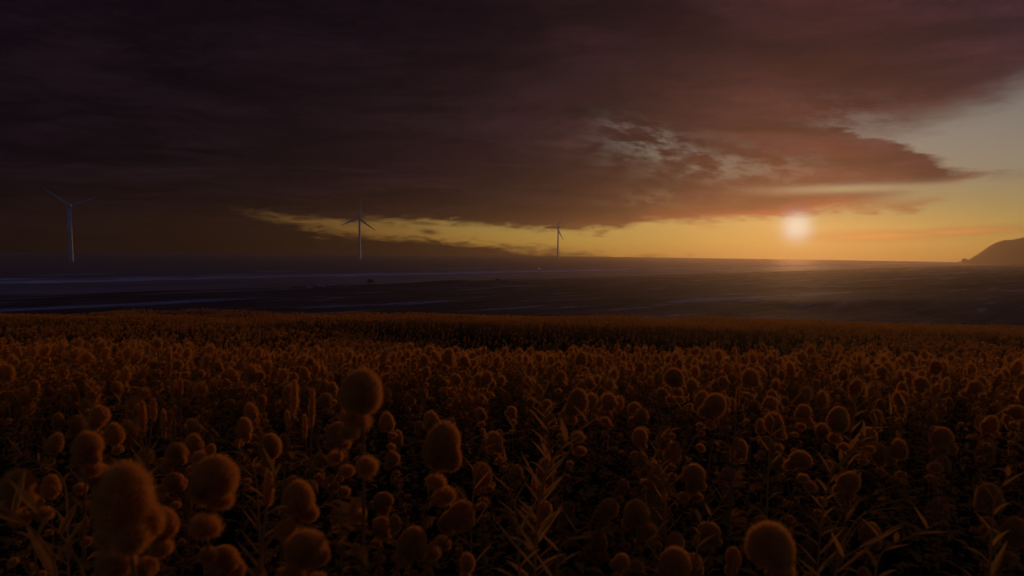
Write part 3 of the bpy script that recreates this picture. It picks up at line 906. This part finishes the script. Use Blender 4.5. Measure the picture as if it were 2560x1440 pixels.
weed([(1180, 1160), (1210, 1110), (1240, 1090), (1290, 1075)], 2.3, 12, .13, 'low weed bending right beside the large leaning head', 20)
weed([(1650, 1080), (1670, 1060), (1690, 1040), (1700, 1020)], 2.7, 12, .12, 'little leafy weed between the round pale-topped head and the wide tilted one', 21)
weed([(1930, 1110), (1945, 1060), (1955, 1030), (1945, 1000)], 2.7, 12, .14, 'dim tuft of curved leaves left of the tall oval head', 22)


# arching stalks
def stalk(pts, depth, label):
    P = np.array([at(px, py, depth + dz) for px, py, dz in pts]); t = np.linspace(0, 1, len(P)); tt = np.linspace(0, 1, 20)
    C = np.stack([np.interp(tt, t, P[:, i]) for i in range(3)], 1)
    for _ in range(10): C[1:-1] = (C[:-2] + C[1:-1] * 2 + C[2:]) / 4
    o0 = C[0].copy(); V, T = tube(C - o0, np.linspace(.0022, .0009, 20), 5)
    tag(obj('grass_stalk', mesh('grass_stalk', V, T, M_WEED, smooth=True), loc=o0), label, 'grass stalk', 'arching grass stalks at the lower right')


stalk([(2060, 1400, 0), (2095, 1275, 0), (2220, 1213, .05), (2375, 1185, .1)], 1.9, 'uppermost arching grass stalk, bent in the middle, lower right of the field')
stalk([(2080, 1400, 0), (2150, 1272, 0), (2250, 1250, .05), (2350, 1230, .1)], 1.9, 'arching grass stalk rising gently under the uppermost one')
stalk([(2090, 1400, 0), (2140, 1280, 0), (2230, 1270, .05), (2315, 1268, .1)], 1.85, 'nearly level grass stalk, third down in the arching bunch')
stalk([(2090, 1410, 0), (2150, 1288, 0), (2230, 1296, .05), (2330, 1292, .1)], 1.8, 'lowest grass stalk of the arching bunch, sagging slightly')
stalk([(2600, 1180, 0), (2560, 1120, 0), (2500, 1090, .05), (2450, 1060, .1)], 2.2, 'grass stalk slanting in from the right edge above the trio')

# --- the rest of the flowers: the nearest as things, the others as one mass
LMK = [(310, 1255, 'the largest oval head'), (540, 1195, 'the big bristly round head'), (905, 982, 'the highest egg-shaped head'),
       (850, 1082, 'the flat cushion head'), (1105, 1118, 'the large right-leaning head'), (735, 990, 'the tallest thin spike'),
       (383, 1030, 'the left spike cluster'), (1368, 1050, 'the tallest leafy weed'), (1445, 1005, 'the lobed oval head'),
       (1685, 945, 'the pale-topped round head'), (1876, 945, 'the round head with a lobe'), (1788, 1014, 'the wide tilted head'),
       (1925, 1365, 'the large dome-like head'), (1592, 1285, 'the row of three heads'), (2095, 1050, 'the tall oval head'),
       (2170, 1100, 'the bright slanting weed'), (2342, 1285, 'the head over the grass stalks'), (2462, 1132, 'the tight trio of heads'),
       (45, 1215, 'the bottom left corner head'), (178, 985, 'the far left oval head'), (2390, 930, 'the distant slanting weed'),
       (1150, 1290, 'the oblong tilted head'), (1735, 1188, 'the dark round head'), (1240, 1090, 'the low bending weed'), (1217, 946, 'the small leaning head')]
ORD = 'nearest second third fourth fifth sixth seventh eighth ninth tenth eleventh twelfth thirteenth fourteenth fifteenth sixteenth seventeenth eighteenth nineteenth twentieth'.split()
GEN = []
cand = []
cell = .36
for iy in range(int(.7 / cell), int(9 / cell)):
    for ix in range(-40, 41):
        y = (iy + random.random()) * cell; x = (ix + random.random()) * cell
        if y < .75 or abs(x) > .86 * y + .5: continue
        cand.append((math.hypot(x, y), x, y))
cand.sort()
NEAR_N = 300 - len(HAND)
n = 0; RMAX = 0
q = random.Random(5)


def blocks(px, py, w, depth):
    for hx, hy, hw, hh, hd in HANDPOS:
        if depth < hd + .05 and abs(px - hx) < hw / 2 + w * .42 and abs(py - hy) < hh / 2 + w * .42: return True
    return False


def project(p):
    d = np.asarray(p) - EYE; zf = d @ CF
    return 1280 + F * (d @ CR) / zf, 720 - F * (d @ CU) / zf


for r, x, y in cand:
    if n >= NEAR_N: break
    g = float(ground(x, y))
    tallness = .62 + .30 * min(1, max(0, (y - 1.5) / 3.5))
    for tries in range(4):
        L = tallness * q.uniform(.72, 1.12) * (1, .8, .6, .45)[tries]
        wm = q.choice((.075, .085, .095, .105, .12)) * (1 - .12 * tries); wm *= (.68 if y < 2.6 else 1.0); hm = wm * q.uniform(.8, 1.6)
        hx, hy = x + q.gauss(0, .10), y + q.gauss(0, .10)
        px, py = project((hx, hy, g + L))
        if not blocks(px, py, wm * F / hy, hy): break
    else:
        continue
    RMAX = r
    fl = flower((hx, hy, g + L), (x, y, g), wm, hm, None, 'small seed heads crowding the field', near=(wm * F / hy > 60), q=q)
    fl['category'] = 'flower'; GEN.append((fl, px, py, hm / wm))
    n += 1
slots = {}
for fl, px, py, ar in GEN:
    lx, ly, nm = min(LMK, key=lambda l: math.hypot(px - l[0], py - l[1])); dx, dy = px - lx, py - ly
    way = ('right of' if dx > 0 else 'left of') if abs(dx) > abs(dy) else ('below' if dy > 0 else 'above')
    slots.setdefault((nm, way), []).append((math.hypot(dx, dy), fl, ar))
for (nm, way), v in slots.items():
    for i, (_, fl, ar) in enumerate(sorted(v, key=lambda t: t[0])):
        fl['label'] = 'small %s seed head, %s one %s %s' % ('round' if ar < 1.12 else 'oval', ORD[min(i, 19)], way, nm)

# masses ------------------------------------------------------------
def soup(vs): return np.concatenate(vs)


def scatter(r0, r1, dens, half=.88):
    """random points in the camera's wedge between two depths, out to the field's edge"""
    out = []; A = half * (r1 ** 2 - r0 ** 2); N = int(A * dens)
    y = np.sqrt(rng.uniform(r0 ** 2, r1 ** 2, N)); x = rng.uniform(-1, 1, N) * (half * y + .5)
    return x, y


def proto(nh, ln, wd, seed, nu, flo=2):
    """far flower: head, florets and a few leaves in one small triangle soup, head at z=0 with unit width"""
    q = np.random.default_rng(seed); Vs = []; Is = []; nT = 0

    def push(V, T, i):
        Vs.append(np.asarray(V)[np.asarray(T)].reshape(-1, 3)); Is.append(np.full(len(T), i))
    ar = q.uniform(.95, 1.6)
    V, T = egg(.64, .64 * ar, nu, max(4, nu - 2)); push(V, T, 0)
    if nh: V, T = hairs(.95, .95 * ar, nh, ln, wd, q); push(V, T, 1)
    for _ in range(flo):
        o = np.array([q.uniform(-.5, .5), q.uniform(-.5, .5), -q.uniform(.5, 2.6)])
        V, T = egg(.62, .36, max(5, nu - 2), 4); push(V + o, T, 0)
        if nh: V, T = hairs(.7, .42, nh // 4, ln * .8, wd, q); push(V + o, T, 1)
    for _ in range(flo * 2):
        a = q.uniform(0, 6.28); V, T = leaf(np.array([0, 0, -q.uniform(.8, 4)]), (math.cos(a), math.sin(a), .5), q.uniform(.7, 1.5), .3, q, .4, 2); push(V, T, 2)
    if flo:
        V, T = tube(np.array([[0, 0, -7.0], [0, 0, -.3]]), .045, 3, False); push(V, T, 2)
    return np.concatenate(Vs), np.concatenate(Is)


def far_mass(name, label, bands, edge):
    AV = []; AI = []
    for (r0, r1, dens, protos, hs) in bands:
        x, y = scatter(r0, r1, dens)
        keep = (np.hypot(x, y) > RMAX - .1) & (y < edge(x))
        x, y = x[keep], y[keep]
        # bare patches and clumps
        c = pnoise(x * 1.1, y * 1.1, 33); keep = c > -.62 + .25 * rng.random(len(x)); x, y = x[keep], y[keep]
        g = ground(x, y); L = rng.uniform(.55 if r0 < 20 else .8, 1.0, len(x)) * hs * (1 + .12 * pnoise(x * .8, y * .8, 34))
        kk = rng.integers(0, len(protos), len(x))
        for pi, (PV, PI) in enumerate(protos):
            s = np.where(kk == pi)[0]
            if not len(s): continue
            w = rng.uniform(.065, .125, len(s)); an = rng.uniform(0, 6.28, len(s)); st = rng.uniform(.85, 1.3, len(s))
            lean = rng.normal(.10, .22, (len(s), 2))
            c, d = np.cos(an)[:, None], np.sin(an)[:, None]
            X = (PV[None, :, 0] * c - PV[None, :, 1] * d); Y = (PV[None, :, 0] * d + PV[None, :, 1] * c); Z = PV[None, :, 2] * st[:, None]
            X = X + Z * lean[:, :1]; Y = Y + Z * lean[:, 1:]
            W_ = w[:, None]
            Q = np.stack([x[s][:, None] + X * W_, y[s][:, None] + Y * W_, (g[s] + L[s])[:, None] + Z * W_], -1)
            AV.append(Q.reshape(-1, 3)); AI.append(np.tile(PI, len(s)))
    V = np.concatenate(AV); I = np.concatenate(AI); T = np.arange(len(V)).reshape(-1, 3)
    o = obj(name, mesh(name, V, T, [M_CORE, M_HAIR, M_LEAF], I))
    return tag(o, label, 'flowers', kind='stuff')


EDGE_ = lambda x: 62 + 3.5 * pnoise(x * .11, x * .03, 41) - 9 * smooth01(x, 25, 52)
p_near = [proto(260, .30, .034, 100 + i, 9, 3) for i in range(7)]
p_mid = [proto(80, .32, .065, 120 + i, 7, 2) for i in range(6)]
p_far = [proto(24, .36, .15, 140 + i, 5, 1) for i in range(5)]
far_mass('flower_field', 'wide mass of orange-brown fuzzy flowers covering the slope down to the beach',
         [(5.0, 11.5, 13, p_near, 1.0), (11.5, 26, 11, p_mid, 1.0), (26, 74, 11, p_far, 1.0)], EDGE_)


# --- undergrowth: leaves and blades between the stems
def undergrowth():
    AV = []; AI = []
    q = np.random.default_rng(77)
    blades = []
    for i in range(8):
        Vs = []; Is = []
        for _ in range(16):
            a = q.uniform(0, 6.28); L = q.uniform(.12, .40); e = q.uniform(.5, 2.2)
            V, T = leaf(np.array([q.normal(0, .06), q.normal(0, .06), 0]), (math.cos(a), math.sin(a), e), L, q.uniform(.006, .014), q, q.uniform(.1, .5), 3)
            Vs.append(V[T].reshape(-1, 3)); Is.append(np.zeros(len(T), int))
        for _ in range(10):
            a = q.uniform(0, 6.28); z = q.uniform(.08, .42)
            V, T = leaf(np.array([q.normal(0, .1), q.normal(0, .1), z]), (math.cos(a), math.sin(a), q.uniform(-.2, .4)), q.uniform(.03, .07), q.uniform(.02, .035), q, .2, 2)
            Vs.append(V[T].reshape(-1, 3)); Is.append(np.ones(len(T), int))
        blades.append((np.concatenate(Vs), np.concatenate(Is)))
    for r0, r1, dens in ((.5, 4, 46), (4, 10, 26), (10, 16, 10)):
        x, y = scatter(r0, r1, dens, .95)
        g = ground(x, y); kk = rng.integers(0, 8, len(x))
        for i, (PV, PI) in enumerate(blades):
            s = np.where(kk == i)[0]; an = rng.uniform(0, 6.28, len(s)); sc = rng.uniform(.6, 1.35, len(s))[:, None]
            c, d = np.cos(an)[:, None], np.sin(an)[:, None]
            Q = np.stack([x[s][:, None] + (PV[None, :, 0] * c - PV[None, :, 1] * d) * sc, y[s][:, None] + (PV[None, :, 0] * d + PV[None, :, 1] * c) * sc,
                          g[s][:, None] + PV[None, :, 2] * sc], -1)
            AV.append(Q.reshape(-1, 3)); AI.append(np.tile(PI, len(s)))
    V = np.concatenate(AV); I = np.concatenate(AI)
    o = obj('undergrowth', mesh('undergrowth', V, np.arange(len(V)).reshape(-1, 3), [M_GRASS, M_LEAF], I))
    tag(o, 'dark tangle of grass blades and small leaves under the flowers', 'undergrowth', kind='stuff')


undergrowth()


# ------------------------------------------------------------------ haze
def haze(density):
    lo = np.array([-1950, -1950, -12.0]); hi = np.array([1950, 1950, 95.0])
    V = [(x, y, z) for x in (lo[0], hi[0]) for y in (lo[1], hi[1]) for z in (lo[2], hi[2])]
    T = [(0, 1, 3), (0, 3, 2), (4, 6, 7), (4, 7, 5), (0, 4, 5), (0, 5, 1), (2, 3, 7), (2, 7, 6), (0, 2, 6), (0, 6, 4), (1, 5, 7), (1, 7, 3)]
    ma = bpy.data.materials.new('haze'); ma.use_nodes = True; k = NT(ma.node_tree); k.n.clear()
    out = k.new('ShaderNodeOutputMaterial'); v = k.new('ShaderNodeVolumePrincipled')
    v.inputs['Color'].default_value = (.92, .74, .55, 1); v.inputs['Density'].default_value = density; v.inputs['Anisotropy'].default_value = .75
    k.l.new(v.outputs[0], out.inputs['Volume'])
    tag(obj('haze', mesh('haze', V, T, ma)), 'thin dusk haze over the sea and beach', 'haze', kind='stuff')


haze(0.00022)
